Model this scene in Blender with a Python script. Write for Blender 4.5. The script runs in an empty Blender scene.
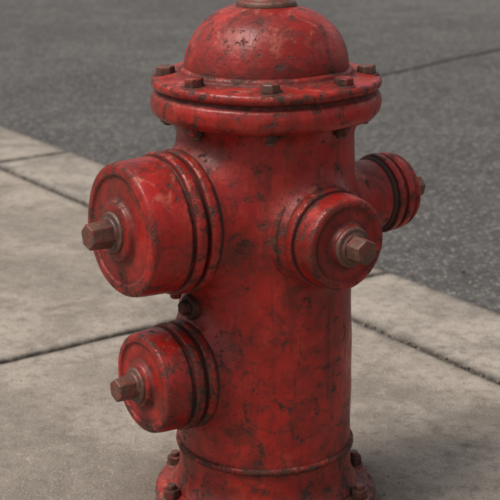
import bpy, bmesh, math, random
import numpy as np
from mathutils import Vector, Matrix
random.seed(7); np.random.seed(7)
sc=bpy.context.scene
sc.view_settings.view_transform='Standard'; sc.view_settings.look='None'; sc.view_settings.exposure=0
col=sc.collection
A=math.radians(35.0)
CA,SA=math.cos(A),math.sin(A)

# ------------------------------------------------------------------ node helpers
class NT:
    def __init__(s,name):
        s.m=bpy.data.materials.new(name); s.m.use_nodes=True
        s.t=s.m.node_tree; s.n=s.t.nodes; s.l=s.t.links
        s.b=s.n['Principled BSDF']
        s.tc=s.n.new('ShaderNodeTexCoord')
    def put(s,sock,v):
        if isinstance(v,bpy.types.NodeSocket): s.l.new(v,sock)
        elif isinstance(v,(tuple,list)):
            sock.default_value=(*v,1.0) if len(v)==3 and sock.type=='RGBA' else v
        else: sock.default_value=v
    def noise(s,scale,detail=4,rough=.55,dist=0,co=None,off=None):
        n=s.n.new('ShaderNodeTexNoise'); n.inputs['Scale'].default_value=scale
        n.inputs['Detail'].default_value=detail; n.inputs['Roughness'].default_value=rough
        n.inputs['Distortion'].default_value=dist
        c=co or s.tc.outputs['Object']
        if off:
            mp=s.n.new('ShaderNodeMapping'); s.l.new(c,mp.inputs[0]); mp.inputs['Location'].default_value=off; c=mp.outputs[0]
        s.l.new(c,n.inputs['Vector']); return n.outputs['Fac']
    def voro(s,scale,feature='F1',out='Distance',co=None,rand=1):
        n=s.n.new('ShaderNodeTexVoronoi'); n.feature=feature; n.inputs['Scale'].default_value=scale
        n.inputs['Randomness'].default_value=rand
        s.l.new(co or s.tc.outputs['Object'],n.inputs['Vector']); return n.outputs[out]
    def ramp(s,v,a,b,lo=0.,hi=1.):
        n=s.n.new('ShaderNodeMapRange'); n.interpolation_type='SMOOTHSTEP'
        s.put(n.inputs['Value'],v); n.inputs['From Min'].default_value=a; n.inputs['From Max'].default_value=b
        n.inputs['To Min'].default_value=lo; n.inputs['To Max'].default_value=hi; return n.outputs['Result']
    def math(s,op,a,b=0.,clamp=False):
        n=s.n.new('ShaderNodeMath'); n.operation=op; n.use_clamp=clamp
        s.put(n.inputs[0],a); s.put(n.inputs[1],b); return n.outputs[0]
    def mix(s,f,a,b,mode='MIX'):
        n=s.n.new('ShaderNodeMix'); n.data_type='RGBA'; n.blend_type=mode
        s.put(n.inputs[0],f); s.put(n.inputs[6],a); s.put(n.inputs[7],b); return n.outputs[2]
    def attr(s,name):
        n=s.n.new('ShaderNodeAttribute'); n.attribute_name=name; return n.outputs['Fac']
    def ao(s,dist,inside=False):
        n=s.n.new('ShaderNodeAmbientOcclusion'); n.inputs['Distance'].default_value=dist; n.samples=2; n.inside=inside
        return n.outputs['AO']
    def relief(s,parts):
        h=None
        for v,a in parts:
            t=s.math('MULTIPLY',v,a*1000.); h=t if h is None else s.math('ADD',h,t)
        n=s.n.new('ShaderNodeBump'); n.inputs['Strength'].default_value=1; n.inputs['Distance'].default_value=.001
        s.l.new(h,n.inputs['Height']); s.l.new(n.outputs[0],s.b.inputs['Normal'])
    def sep(s,v,k):
        n=s.n.new('ShaderNodeSeparateXYZ'); s.l.new(v,n.inputs[0]); return n.outputs[k]

# ------------------------------------------------------------------ hydrant paint
def paint_mat(name,chipbias=0.,red=(.375,.0135,.0095)):
    k=NT(name)
    big=k.noise(8,3,.6); med=k.noise(30,4,.65,.3); fine=k.noise(120,4,.65); mic=k.noise(430,2,.6)
    c=k.mix(k.ramp(big,.35,.65),red,(.215,.0095,.0072))
    c=k.mix(k.ramp(med,.48,.72,0,.5),c,(.45,.036,.022))
    c=k.mix(k.ramp(fine,.50,.72,0,.5),c,(.15,.010,.0075))
    geo=k.n.new('ShaderNodeNewGeometry')
    up=k.ramp(k.sep(geo.outputs['Normal'],2),.1,.9)
    sn=k.noise(42,6,.72,.6,off=(3,1,2))
    sc_=k.math('MULTIPLY',k.ramp(sn,.50,.68),k.math('ADD',k.math('MULTIPLY',up,.62),.10))
    c=k.mix(sc_,c,(.45,.14,.09))
    wear=k.attr('wear'); cav=k.attr('cavity')
    z=k.sep(k.tc.outputs['Object'],2)
    zone=k.ramp(big,.40,.62)
    low=k.ramp(z,.36,.14,0,1)
    # broad soft brown weathering stains
    stn=k.noise(21,5,.7,.5,off=(6,1,3))
    c=k.mix(k.ramp(k.math('ADD',stn,k.math('MULTIPLY',low,.03)),.49,.66,0,.62),c,(.095,.013,.008))
    n1=k.noise(52,6,.68,.35,off=(0,2,4)); n2=k.noise(170,4,.65,.2,off=(1,7,2))
    s=k.math('ADD',n1,k.math('MULTIPLY',zone,.05))
    s=k.math('ADD',s,k.math('MULTIPLY',low,.04))
    s=k.math('ADD',s,k.math('MULTIPLY',wear,.145))
    s=k.math('ADD',s,chipbias)
    chip1=k.ramp(s,.632,.695)
    s2=k.math('ADD',n2,k.math('ADD',k.math('MULTIPLY',zone,.05),k.math('MULTIPLY',wear,.12)))
    s2=k.math('ADD',s2,k.math('MULTIPLY',low,.03))
    chip2=k.ramp(s2,.665,.74)
    chip=k.math('MAXIMUM',chip1,chip2)
    halo=k.ramp(s,.53,.66)
    c=k.mix(k.math('MULTIPLY',halo,.65),c,(.105,.012,.008))
    rust=k.mix(k.ramp(fine,.40,.62),(.026,.014,.010),(.080,.028,.016))
    rust=k.mix(k.ramp(mic,.55,.75,0,.55),rust,(.13,.068,.046))
    c=k.mix(k.math('MULTIPLY',chip,.88),c,rust)
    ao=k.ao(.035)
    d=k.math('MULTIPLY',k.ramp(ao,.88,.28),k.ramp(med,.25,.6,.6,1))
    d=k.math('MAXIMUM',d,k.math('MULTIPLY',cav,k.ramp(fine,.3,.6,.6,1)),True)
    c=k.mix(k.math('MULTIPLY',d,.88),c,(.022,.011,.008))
    mp=k.n.new('ShaderNodeMapping'); k.l.new(k.tc.outputs['Object'],mp.inputs[0]); mp.inputs['Scale'].default_value=(55,55,4)
    st=k.noise(1,4,.65,.3,co=mp.outputs[0])
    c=k.mix(k.ramp(st,.51,.70,0,.6),c,(.085,.010,.007))
    dust=k.math('MULTIPLY',k.ramp(z,.08,.0),k.ramp(med,.35,.7))
    c=k.mix(k.math('MULTIPLY',dust,.6),c,(.14,.08,.058))
    k.l.new(c,k.b.inputs['Base Color'])
    r=k.ramp(med,.3,.7,.30,.48)
    r=k.math('ADD',r,k.math('MULTIPLY',k.math('MAXIMUM',chip,d),.36),True)
    r=k.math('ADD',r,k.math('MULTIPLY',sc_,.2),True)
    k.l.new(r,k.b.inputs['Roughness'])
    k.b.inputs['Specular IOR Level'].default_value=.42
    k.relief([(big,.004),(med,.0009),(fine,.00055),(mic,.00016),(chip,-.00045)])
    return k.m
def rust_mat():
    k=NT('rusty_iron')
    n=k.noise(55,5,.65,.3); f=k.noise(260,4,.6)
    c=k.mix(k.ramp(n,.35,.65),(.060,.027,.019),(.130,.050,.034))
    c=k.mix(k.ramp(f,.52,.72,0,.8),c,(.18,.092,.066))
    c=k.mix(k.ramp(k.noise(80,4,off=(4,4,4)),.52,.64,0,.7),c,(.19,.016,.011))
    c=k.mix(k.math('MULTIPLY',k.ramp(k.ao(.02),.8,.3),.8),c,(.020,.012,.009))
    c=k.mix(k.math('MULTIPLY',k.attr('wear'),.15),c,(.26,.16,.13))
    k.l.new(c,k.b.inputs['Base Color']); k.b.inputs['Metallic'].default_value=.15
    k.l.new(k.ramp(n,.3,.7,.38,.58),k.b.inputs['Roughness'])
    k.relief([(n,.0011),(f,.0004)])
    return k.m
PAINT=paint_mat('chipped_red_paint'); WORN=paint_mat('worn_red_paint',.06); RUST=rust_mat()
k=NT('painted_gap_shade'); k.l.new(k.mix(k.noise(80),(.02,.013,.011),(.06,.03,.022)),k.b.inputs['Base Color']); k.b.inputs['Roughness'].default_value=.8; GAPSH=k.m  # dark colour stands in for the shade in the gap behind each cap

hyd=bpy.data.objects.new('fire_hydrant',None); col.objects.link(hyd)
def mkobj(name,verts,faces,mat,parent=hyd,smooth=True,wear=None,cav=None):
    me=bpy.data.meshes.new(name); me.from_pydata([tuple(v) for v in verts],[],faces); me.update()
    for nm,a in (('wear',wear),('cavity',cav)):
        at=me.attributes.new(nm,'FLOAT','POINT')
        if a is not None: at.data.foreach_set('value',np.asarray(a,dtype=np.float32))
    me.polygons.foreach_set('use_smooth',[smooth]*len(me.polygons))
    me.materials.append(mat); o=bpy.data.objects.new(name,me); col.objects.link(o)
    if parent: o.parent=parent
    return o
def wob(V,amp=.0007):
    V=np.array(V,dtype=float)
    for s,a in ((23,1.),(61,.45),(140,.08)):
        V[:,0]+=amp*a*np.sin(V[:,1]*s+V[:,2]*s*1.3+1.7)
        V[:,1]+=amp*a*np.sin(V[:,2]*s+V[:,0]*s*.9+.3)
        V[:,2]+=amp*a*np.sin(V[:,0]*s+V[:,1]*s*1.1+2.1)
    return V
def lathe(name,prof,mat,M=Matrix(),seg=160,fil=.0022,step=.0011):
    P=[]
    n=len(prof)
    for i,p in enumerate(prof):
        q=np.array(p[:2],float)
        f=p[2] if len(p)>2 else fil
        if i in(0,n-1) or f==0: P.append(q); continue
        a=np.array(prof[i-1][:2],float); b=np.array(prof[i+1][:2],float)
        la,lb=np.linalg.norm(a-q),np.linalg.norm(b-q); f=min(f,la*.48,lb*.48)
        s=q+(a-q)/la*f; e=q+(b-q)/lb*f
        for t in np.linspace(0,1,7): P.append((1-t)**2*s+2*t*(1-t)*q+t*t*e)
    P=np.array(P); d=np.r_[0,np.cumsum(np.linalg.norm(np.diff(P,axis=0),axis=1))]
    N=max(8,int(d[-1]/step)); tt=np.linspace(0,d[-1],N)
    R=np.interp(tt,d,P[:,0]); H=np.interp(tt,d,P[:,1])
    ang=np.unwrap(np.arctan2(np.gradient(H),np.gradient(R))); cur=np.gradient(ang)
    g=np.exp(-.5*(np.arange(-6,7)/2.0)**2); g/=g.sum()
    cur=np.convolve(cur,g,'same')
    w=np.clip(cur*3.2,0,1); c=np.clip(-cur*4.5,0,1)
    th=np.linspace(0,2*math.pi,seg,endpoint=False)
    V=np.stack([np.outer(R,np.cos(th)),np.outer(R,np.sin(th)),np.repeat(H[:,None],seg,1)],-1).reshape(-1,3)
    m=np.array(M); V=V@m[:3,:3].T+m[:3,3]; V=wob(V)
    F=[]
    for i in range(N-1):
        for j in range(seg):
            j2=(j+1)%seg
            F.append((i*seg+j,i*seg+j2,(i+1)*seg+j2,(i+1)*seg+j))
    return mkobj(name,V,F,mat,wear=np.repeat(w,seg),cav=np.repeat(c,seg))
def axisM(p,d):
    return Matrix.Translation(p)@Vector(d).to_track_quat('Z','Y').to_matrix().to_4x4()
def hexbolt(name,p,d,r,h,mat,sides=6,rot=0,bev=.0015,taper=1.,wear=.5,dome=0):
    bm=bmesh.new()
    bmesh.ops.create_cone(bm,cap_ends=True,segments=sides,radius1=r,radius2=r*taper,depth=h)
    bmesh.ops.translate(bm,verts=bm.verts,vec=(0,0,h/2))
    bmesh.ops.bevel(bm,geom=bm.edges[:],offset=bev,segments=3,profile=.5,affect='EDGES')
    M=axisM(p,d)@Matrix.Rotation(rot,4,'Z'); bm.transform(M)
    me=bpy.data.meshes.new(name); bm.to_mesh(me); bm.free()
    at=me.attributes.new('wear','FLOAT','POINT'); at.data.foreach_set('value',[wear]*len(me.vertices))
    me.attributes.new('cavity','FLOAT','POINT')
    me.materials.append(mat); o=bpy.data.objects.new(name,me); col.objects.link(o); o.parent=hyd
    me.polygons.foreach_set('use_smooth',[True]*len(me.polygons))
    md=o.modifiers.new('wn','WEIGHTED_NORMAL'); md.keep_sharp=False
    return o

# ---- body: barrel with four cast necks, blended
dL=(-CA,-SA,0); dR=(CA,SA,0); dF=(SA,-CA,0)
ZL,ZF,ZR_,ZB=.413,.400,.400,.213
necks=[(dL,ZL,.081,.122),(dF,ZF,.0585,.121),(dR,ZR_,.047,.176),(dL,ZB,.063,.115)]
TS=.010
BZ0,BZ1=.02,.535+TS
def brad(z):
    r=.1105+.0035*np.clip((.30-z)/.25,0,1)
    r=r+.016*np.clip((z-.495-TS)/.03,0,1)**2
    r=r+.014*np.clip((.066-z)/.035,0,1)**2
    return r
def smin(a,b,k):
    h=np.clip(.5+.5*(b-a)/k,0,1); return b*(1-h)+a*h-k*h*(1-h)
def sdf(P):
    z=P[:,2]; d=np.hypot(P[:,0],P[:,1])-brad(z)
    for (dr,zc,r,L),kk in zip(necks,(.036,.030,.034,.034)):
        t=P[:,0]*dr[0]+P[:,1]*dr[1]
        s=P[:,0]*(-dr[1])+P[:,1]*dr[0]
        q=np.hypot(s,z-zc)-r
        n_=-smin(-q,-(t-L),.006)
        n_=np.maximum(n_,-t)
        d=smin(d,n_,kk)
    return np.maximum(d,np.maximum(z-BZ1,BZ0-z))
bm=bmesh.new()
bmesh.ops.create_cone(bm,cap_ends=True,segments=64,radius1=.115,radius2=.115,depth=BZ1-BZ0,matrix=Matrix.Translation((0,0,(BZ0+BZ1)/2)))
for dr,zc,r,L in necks:
    bmesh.ops.create_cone(bm,cap_ends=True,segments=64,radius1=r,radius2=r,depth=L,matrix=axisM(Vector((0,0,zc))+Vector(dr)*L/2,dr))
me=bpy.data.meshes.new('tmp'); bm.to_mesh(me); bm.free()
tmp=bpy.data.objects.new('tmp',me); col.objects.link(tmp)
md=tmp.modifiers.new('r','REMESH'); md.mode='VOXEL'; md.voxel_size=.0026
dg=bpy.context.evaluated_depsgraph_get(); ev=tmp.evaluated_get(dg); em=ev.to_mesh()
V=np.empty(len(em.vertices)*3); em.vertices.foreach_get('co',V); V=V.reshape(-1,3)
F=[tuple(p.vertices) for p in em.polygons]
ev.to_mesh_clear(); bpy.data.objects.remove(tmp)
E=1e-4
for it in range(9):
    G=np.stack([(sdf(V+np.eye(3)[i]*E)-sdf(V-np.eye(3)[i]*E))/(2*E) for i in range(3)],-1)
    g2=np.maximum((G**2).sum(1,keepdims=True),.3)
    V=V-.8*np.clip(sdf(V)[:,None],-.01,.01)*G/g2
V=wob(V,.0007)
mkobj('barrel',V,F,PAINT)

# ---- bonnet, flanges
tf=[(.105,.514),(.126,.519,.004),(.136,.522,.004),(.1415,.529,.005),(.143,.540,.006),(.1405,.549,.004),(.1355,.5515,.0015),(.135,.5555,.0015),(.1405,.558,.002),(.1425,.563,.003),(.1405,.5685,.003),(.118,.572,.003),(.107,.573,.003),(.1055,.579,.003),(.100,.581,.003),(.0,.581)]
lathe('top_flange',[(p[0],p[1]+TS,*p[2:]) for p in tf],PAINT,seg=224)
th=np.linspace(0,math.pi/2,24)
ZD=.587
dome=[(.1015*max(0,math.cos(t))**.76 if t<1.57 else 0,ZD+.079*math.sin(t)) for t in th]
dome=[(r,h,0) for r,h in dome if r>.02]+[(.0,ZD+.079)]
lathe('bonnet',[(.1015,.575)]+dome,PAINT,seg=224)
cz=-.004
lathe('operating_nut_collar',[(.028,.660+cz),(.0355,.6625+cz),(.0375,.667+cz),(.036,.673+cz),(.030,.675+cz),(.027,.681+cz),(.0,.681+cz)],RUST)
hexbolt('operating_nut',(0,0,.674),(0,0,1),.024,.034,RUST,5,.4,.002,.88)
for i in range(8):
    a=math.radians(-90+45*i+1.5); R=.1235
    p=Vector((R*math.cos(a),R*math.sin(a),.568+TS)); tilt=(random.uniform(-.05,.05),random.uniform(-.05,.05),1)
    lathe(f'washer_{i}',[(.0155,-.001),(.0160,.0025),(.0,.003)],WORN,axisM(p,tilt),seg=48)
    hexbolt(f'flange_bolt_{i}',p+Vector((0,0,.001)),tilt,.0130,.0115,WORN if i in(1,3,7,5) else RUST,6,random.uniform(0,1),.002,.90)
    p2=p.copy(); p2.z=.524+TS; p2.xy*=.985
    hexbolt(f'flange_nut_{i}',p2,(0,0,-1),.0115,.013,WORN,6,random.uniform(0,1),.0018,.93)
    hexbolt(f'stud_{i}',p2+Vector((0,0,-.011)),(0,0,-1),.006,.006,RUST,16,0,.001)
# ---- base
bz=.0065
lathe('base_bead',[(.108,.084+bz),(.1165,.0855+bz),(.1178,.0895+bz,.003),(.1165,.0935+bz),(.108,.095+bz)],PAINT,seg=224)
lathe('base_flange',[(.05,.0015),(.143,.002),(.1465,.006,.003),(.1475,.024,.004),(.144,.030,.003),(.126,.0325,.004),(.118,.040,.004),(.10,.046)],PAINT,seg=224)
for i in range(8):
    a=math.radians(-90+22.5+45*i); R=.1325
    p=Vector((R*math.cos(a),R*math.sin(a),.029))
    lathe(f'base_washer_{i}',[(.0135,0),(.0135,.0030),(.0,.0032)],RUST,axisM(p,(0,0,1)),seg=48)
    hexbolt(f'base_nut_{i}',p+Vector((0,0,.002)),(0,0,1),.0122,.012,WORN,6,random.uniform(0,1),.0018,.93)
    hexbolt(f'base_stud_{i}',p+Vector((0,0,.013)),(0,0,1),.006,.007,RUST,16,0,.001)

# ---- outlet caps
def cap(nm,d,zc,R,L0,Lf,Lt,rings=2,nr=.0165,rot=0.,k=1.):
    M=axisM(Vector((0,0,zc)),d)
    lathe(nm+'_dark_gap_ring',[(R*.80,L0-.006),(R*.93,L0-.003),(R*.93,L0+.004),(R*.8,L0+.006)],GAPSH,M)  # ring coloured dark to stand for the gap between neck and cap
    h=L0+.003; rw=.0135*k
    pr=[(R*.8,h),(R*.985,h,.002)]
    for i in range(rings):
        s=1.0-.012*i
        pr+=[(R*s,h+.003,.0025),(R*s,h+rw-.003,.0025),(R*s*.98,h+rw,.0013),(R*.895,h+rw+.0003,.0012),(R*.895,h+rw+.0050,.0012)]
        h+=rw+.0053
        if i<rings-1: pr+=[(R*.97,h,.0015)]
    pr+=[(R*.94,h,.0015),(R*.935,h+.004,.003),(R*.92,Lf-.009,.003),(R*.90,Lf-.002,.003),(R*.86,Lf,.003),
         (R*.76,Lf+.0012,.002),(R*.73,Lf-.0018,.0015),(R*.46,Lf-.0008,.003),(R*.42,Lf+.0012,.002),(R*.40,Lf+.006,.0025),(R*.33,Lf+.008,.003),(0,Lf+.0085)]
    lathe(nm+'_cap',pr,PAINT,M,seg=200)
    lathe(nm+'_nut_collar',[(nr*1.35,Lf+.005),(nr*1.4,Lf+.009),(nr*1.32,Lf+.0115),(nr*1.02,Lf+.0125),(nr*.95,Lf+.015),(0,Lf+.015)],RUST,M,seg=64)
    hexbolt(nm+'_nut',M@Vector((0,0,Lf+.012)),d,nr,Lt-Lf-.012,RUST,6,rot,.0020,.90)
cap('pumper_outlet',dL,ZL,.0885,.121,.2130,.256,2,.0180,.25,1.)
cap('hose_outlet_front',dF,ZF,.0615,.119,.166,.202,1,.0175,.1,.95)
cap('hose_outlet_back',dR,ZR_,.0530,.176,.220,.258,2,.0165,.3,.8)
cap('lower_outlet',dL,ZB,.0695,.115,.187,.225,2,.0165,.15,.9)
MF=axisM(Vector((0,0,ZF)),dF)
lathe('front_neck_ring',[(.058,.094),(.0655,.097),(.0670,.103,.003),(.0655,.110),(.058,.113)],PAINT,MF)
MP=axisM(Vector((0,0,.300)),dL)
lathe('drain_boss',[(.017,.10),(.0165,.116),(.0145,.120),(0,.120)],WORN,MP,seg=64)
hexbolt('drain_plug',MP@Vector((0,0,.118)),dL,.0115,.011,WORN,6,.2,.003,.85)
ML=axisM(Vector((0,0,ZL)),dL)
hexbolt('cap_lug',ML@Vector((0,0,.136))+Vector((0,0,-.084)),(0,0,-1),.009,.014,WORN,6,.2,.0025,.8)

# ------------------------------------------------------------------ setting
kd=Vector((.583,-.812,0)).normalized(); nn=Vector((.812,.583,0)).normalized()
rotM=Matrix(((nn.x,kd.x,0,0),(nn.y,kd.y,0,0),(0,0,1,0),(0,0,0,1)))
U0,U1=.558,.808; SP=1.333; V0=-.671

def conc_mat(name,base,dark):
    k=NT(name)
    S=lambda t,f:tuple(min(1,x*f) for x in t)
    n1=k.noise(2.6,4,.62,.4); n2=k.noise(8,6,.72,.6); n3=k.noise(44,5,.7,.3); n4=k.noise(230,3,.7)
    c=k.mix(k.ramp(n1,.38,.60),base,S(base,.62))
    c=k.mix(k.ramp(n2,.45,.66,0,.85),c,S(dark,.75))
    c=k.mix(k.ramp(n2,.42,.28,0,.55),c,S(base,1.2))
    c=k.mix(k.ramp(n3,.48,.68,0,.65),c,S(dark,.62))
    c=k.mix(k.ramp(n3,.44,.30,0,.5),c,S(base,1.22))
    c=k.mix(k.ramp(n4,.46,.62,0,.55),c,S(base,.50))
    n5=k.noise(340,2,.6,off=(1,9,0))
    c=k.mix(k.ramp(n5,.57,.68,0,.6),c,S(base,1.5))
    vd=k.voro(6.5); vc=k.voro(6.5,'F1','Color')
    sel=k.ramp(k.sep(vc,0),.66,.68)
    sp=k.math('MULTIPLY',k.ramp(k.math('ADD',vd,k.math('MULTIPLY',n3,.16)),.175,.10),sel)
    c=k.mix(k.math('MULTIPLY',sp,.55),c,(.07,.06,.052))
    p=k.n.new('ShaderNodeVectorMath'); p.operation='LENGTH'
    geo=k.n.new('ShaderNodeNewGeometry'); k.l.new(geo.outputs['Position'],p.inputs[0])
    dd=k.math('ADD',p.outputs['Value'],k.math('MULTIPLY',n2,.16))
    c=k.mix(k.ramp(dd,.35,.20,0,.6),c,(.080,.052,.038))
    cv=k.attr('cavity')
    c=k.mix(k.math('MULTIPLY',cv,k.ramp(n3,.25,.6,.5,1.)),c,(.048,.040,.033))
    k.l.new(c,k.b.inputs['Base Color']); k.b.inputs['Roughness'].default_value=.88
    k.b.inputs['Specular IOR Level'].default_value=.3
    k.relief([(n2,.004),(n3,.0030),(n4,.0011)]); return k.m
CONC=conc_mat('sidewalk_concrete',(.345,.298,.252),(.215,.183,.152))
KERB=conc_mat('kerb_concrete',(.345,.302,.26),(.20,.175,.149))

def slabs(name,rects,ztop,zbot,mat,bev,gap=.007):
    bm=bmesh.new()
    lay=bm.verts.layers.float.new('cavity'); bm.verts.layers.float.new('wear')
    for (u0,u1,v0,v1,dz) in rects:
        g=gap/2
        def line(a,b):
            a+=g;b-=g
            e=[0,bev*.35,bev,bev*2.2,bev*4]
            m0,m1=a+bev*4+.03,b-bev*4-.02
            mid=list(np.arange(m0,m1,.03)) if m1>m0 else []
            return [a+x for x in e]+mid+[b-x for x in reversed(e)]
        us,vs=line(u0,u1),line(v0,v1); grid=[]
        for i,u in enumerate(us):
            row=[]
            for j,v in enumerate(vs):
                e=min(u-u0-g,u1-g-u,v-v0-g,v1-g-v)
                t=max(0,1-e/bev); z=ztop+dz-bev*(1-math.sqrt(max(0,1-t*t)))
                uu=u; vv=v
                if e<bev*5:
                    w=.0024*(math.sin(u*37+v*29)*.6+math.sin(u*83-v*71)*.5+random.uniform(-.8,.8))
                    z-=abs(w)*.6*(1 if e<bev else .2)
                    uu+=w*.6*(1 if e<bev*.5 else 0); vv+=w*.5*(1 if e<bev*.5 else 0)
                vt=bm.verts.new((uu,vv,z)); vt[lay]=1. if e<bev*.6 else (.6 if e<=bev*1.05 else (.25 if e<=bev*2.3 else 0)); row.append(vt)
            grid.append(row)
        for i in range(len(us)-1):
            for j in range(len(vs)-1):
                bm.faces.new((grid[i][j],grid[i+1][j],grid[i+1][j+1],grid[i][j+1]))
        per=[grid[i][0] for i in range(len(us))]+[grid[-1][j] for j in range(1,len(vs))]+[grid[i][-1] for i in range(len(us)-2,-1,-1)]+[grid[0][j] for j in range(len(vs)-2,0,-1)]
        bot=[]
        for vt in per:
            b_=bm.verts.new((vt.co.x,vt.co.y,zbot)); b_[lay]=.6; bot.append(b_)
        n=len(per)
        for i in range(n): bm.faces.new((per[(i+1)%n],per[i],bot[i],bot[(i+1)%n]))
    bmesh.ops.transform(bm,matrix=rotM,verts=bm.verts)
    bmesh.ops.recalc_face_normals(bm,faces=bm.faces)
    me=bpy.data.meshes.new(name); bm.to_mesh(me); bm.free()
    me.polygons.foreach_set('use_smooth',[True]*len(me.polygons))
    me.materials.append(mat); o=bpy.data.objects.new(name,me); col.objects.link(o); return o
R=[]
for iv in range(-5,4):
    for iu in range(3):
        u1=U0-iu*1.5; R.append((u1-1.5,u1,V0+iv*SP,V0+(iv+1)*SP,random.uniform(-.0015,.0015)))
slabs('sidewalk',R,0,-.12,CONC,.006,.007)
R=[(U0,U1,V0+iv*SP,V0+(iv+1)*SP,random.uniform(-.002,.001)-.001) for iv in range(-9,9)]
slabs('kerb',R,0,-.16,KERB,.008,.007)
def quad(name,u0,u1,v0,v1,z,mat):
    vs=[rotM@Vector(p) for p in ((u0,v0,z),(u1,v0,z),(u1,v1,z),(u0,v1,z))]
    me=bpy.data.meshes.new(name); me.from_pydata(vs,[],[(0,1,2,3)]); me.update()
    if me.polygons[0].normal.z<0: me.flip_normals()
    me.materials.append(mat); o=bpy.data.objects.new(name,me); col.objects.link(o); return o
k=NT('joint_dirt'); k.l.new(k.mix(k.noise(150,5),(.025,.021,.017),(.08,.067,.052)),k.b.inputs['Base Color']); k.b.inputs['Roughness'].default_value=.95
quad('joint_dirt',U0-4.49,U1-.02,V0-5*SP,V0+4*SP,-.0085,k.m)

# road
k=NT('asphalt')
n1=k.noise(.9,4,.6); n2=k.noise(5,5,.68,.4); n3=k.noise(42,5,.75)
vor=k.n.new('ShaderNodeTexVoronoi'); vor.inputs['Scale'].default_value=95; k.l.new(k.tc.outputs['Object'],vor.inputs['Vector'])
vd=vor.outputs['Distance']; vcol=k.sep(vor.outputs['Color'],0)
c=k.mix(k.ramp(n1,.35,.65),(.064,.060,.057),(.096,.090,.085))
c=k.mix(k.ramp(n2,.40,.62,0,.7),c,(.042,.039,.037))
c=k.mix(k.ramp(n3,.46,.64,0,.7),c,(.030,.028,.027))
c=k.mix(k.ramp(n3,.45,.30,0,.7),c,(.155,.145,.135))
st=k.math('MULTIPLY',k.ramp(vd,.55,.25),k.ramp(vcol,.5,.95))
c=k.mix(k.math('MULTIPLY',st,.85),c,(.25,.232,.212))
st=k.math('MULTIPLY',k.ramp(vd,.5,.3),k.ramp(vcol,.40,.1))
c=k.mix(k.math('MULTIPLY',st,.75),c,(.024,.023,.022))
geo=k.n.new('ShaderNodeNewGeometry')
dp=k.n.new('ShaderNodeVectorMath'); dp.operation='DOT_PRODUCT'; k.l.new(geo.outputs['Position'],dp.inputs[0]); dp.inputs[1].default_value=tuple(nn)
u=dp.outputs['Value']
ud=k.math('ADD',u,k.math('MULTIPLY',n2,.25))
c=k.mix(k.ramp(ud,U1+.32,U1+.12,0,.55),c,(.100,.083,.066))
k.l.new(c,k.b.inputs['Base Color']); k.b.inputs['Roughness'].default_value=.8
k.relief([(vd,-.0022),(n3,.004),(n2,.006)])
ASPH=k.m
ZR=-.10
quad('road',U1-.005,U1+9.,-40,40,ZR,ASPH)
k=NT('tar'); k.l.new(k.mix(k.noise(20,5),(.024,.023,.022),(.05,.047,.044)),k.b.inputs['Base Color']); k.b.inputs['Roughness'].default_value=.7
def ribbon(name,pts,w,z,mat):
    V=[];F=[]
    for i,p in enumerate(pts):
        a=Vector(pts[max(0,i-1)]);b=Vector(pts[min(len(pts)-1,i+1)]); t=(b-a).normalized(); n=Vector((-t.y,t.x))
        ww=w*random.uniform(.35,1.3)
        V+=[(p[0]+n.x*ww,p[1]+n.y*ww,z),(p[0]-n.x*ww,p[1]-n.y*ww,z)]
        if i: F.append((2*i-2,2*i-1,2*i+1,2*i))
    me=bpy.data.meshes.new(name); me.from_pydata(V,[],F)
    me.update()
    if me.polygons[0].normal.z<0: me.flip_normals()
    me.materials.append(mat); o=bpy.data.objects.new(name,me); col.objects.link(o)
pts=[]
for i in range(220):
    t=-.6+i*.03
    pts.append((.516+.642*t+.012*math.sin(t*9)+random.uniform(-.008,.008),3.855+.767*t+.015*math.sin(t*5+1)+random.uniform(-.008,.008)))
ribbon('road_crack',pts,.014,ZR+.004,k.m)
R=[(U1+9.,U1+9.25,-20+i*2,-18+i*2,0) for i in range(20)]
slabs('kerb',R,0,-.16,KERB,.012,.006)
k=NT('ground_soil'); k.l.new(k.mix(k.noise(3,6),(.09,.075,.055),(.15,.125,.09)),k.b.inputs['Base Color']); k.b.inputs['Roughness'].default_value=.95
quad('ground',-500,500,-500,500,ZR-.01,k.m)
quad('sidewalk',U1+9.25,U1+13,-40,40,-.004,CONC)

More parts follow.
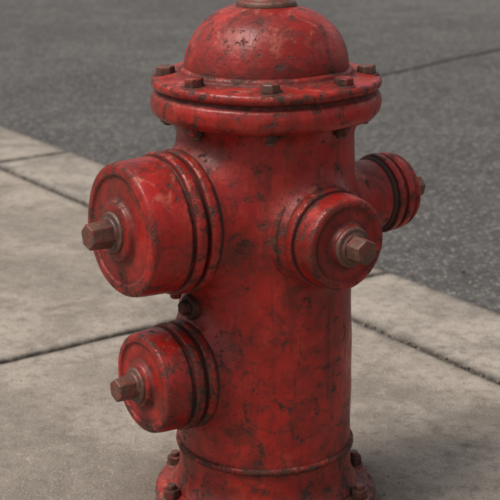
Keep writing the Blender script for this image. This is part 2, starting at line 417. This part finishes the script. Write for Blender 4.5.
k=NT('grit_stone'); isl=k.n.new('ShaderNodeNewGeometry').outputs['Random Per Island']
k.l.new(k.mix(isl,(.06,.048,.038),(.24,.21,.175)),k.b.inputs['Base Color']); k.b.inputs['Roughness'].default_value=.9
bm=bmesh.new()
def stone(x,y,z,s):
    M=Matrix.Translation((x,y,z+s*.25))@Matrix.Rotation(random.uniform(0,6.28),4,'Z')@Matrix.Diagonal((s*random.uniform(.7,1.3),s,s*random.uniform(.4,.8),1))
    r=bmesh.ops.create_icosphere(bm,subdivisions=1,radius=1,matrix=M)
    for v in r['verts']: v.co+=Vector([random.uniform(-.22,.22)*s for _ in range(3)])
for i in range(900):
    p=rotM@Vector((U1+.01+abs(random.gauss(0,.18)),random.uniform(-3.5,2),0)); stone(p.x,p.y,ZR,random.uniform(.0015,.007))
for i in range(420):
    p=rotM@Vector((random.uniform(-1.2,U1-.01),random.uniform(-2.6,1.2),0)); 
    if p.xy.length>.16: stone(p.x,p.y,0,random.choice((.0006,.0008,.001,.0012,.0016)))
for i in range(260):
    a=random.uniform(0,6.28); r_=.149+abs(random.gauss(0,.014)); stone(r_*math.cos(a),r_*math.sin(a),0,random.uniform(.0007,.0020))
for i in range(420):
    p=rotM@Vector((U0+random.gauss(0,.009),random.uniform(-2.6,1.2),0)); stone(p.x,p.y,-.002,random.uniform(.001,.0034))
me=bpy.data.meshes.new('gravel'); bm.to_mesh(me); bm.free(); me.materials.append(k.m)
col.objects.link(bpy.data.objects.new('gravel',me))

# ------------------------------------------------------------------ light
sd=Vector((-.48,-.24,.95)).normalized()
w=bpy.data.worlds.new('World'); sc.world=w; w.use_nodes=True
nt=w.node_tree; bg=nt.nodes['Background']; sky=nt.nodes.new('ShaderNodeTexSky'); sky.sky_type='NISHITA'; sky.sun_disc=False
sky.sun_elevation=math.asin(sd.z); sky.sun_rotation=math.atan2(sd.x,sd.y); sky.air_density=1.5; sky.dust_density=4
hs=nt.nodes.new('ShaderNodeHueSaturation'); hs.inputs['Saturation'].default_value=.2
nt.links.new(sky.outputs[0],hs.inputs['Color']); nt.links.new(hs.outputs[0],bg.inputs['Color']); bg.inputs['Strength'].default_value=.105
L=bpy.data.lights.new('sun','SUN'); L.energy=3.1; L.angle=math.radians(24); L.color=(1,.93,.84)
lo=bpy.data.objects.new('sun',L); col.objects.link(lo); lo.rotation_euler=sd.to_track_quat('Z','Y').to_euler(); lo.location=(0,0,5)

cam=bpy.data.cameras.new('camera'); co=bpy.data.objects.new('camera',cam); col.objects.link(co)
cam.sensor_width=36; cam.lens=36*1418/500; co.location=(-.02,-1.73,.882); co.rotation_euler=(math.radians(90-17),0,0)
cam.clip_end=2000; cam.clip_start=.05
cam.dof.use_dof=True; cam.dof.focus_distance=1.66; cam.dof.aperture_fstop=14
sc.camera=co
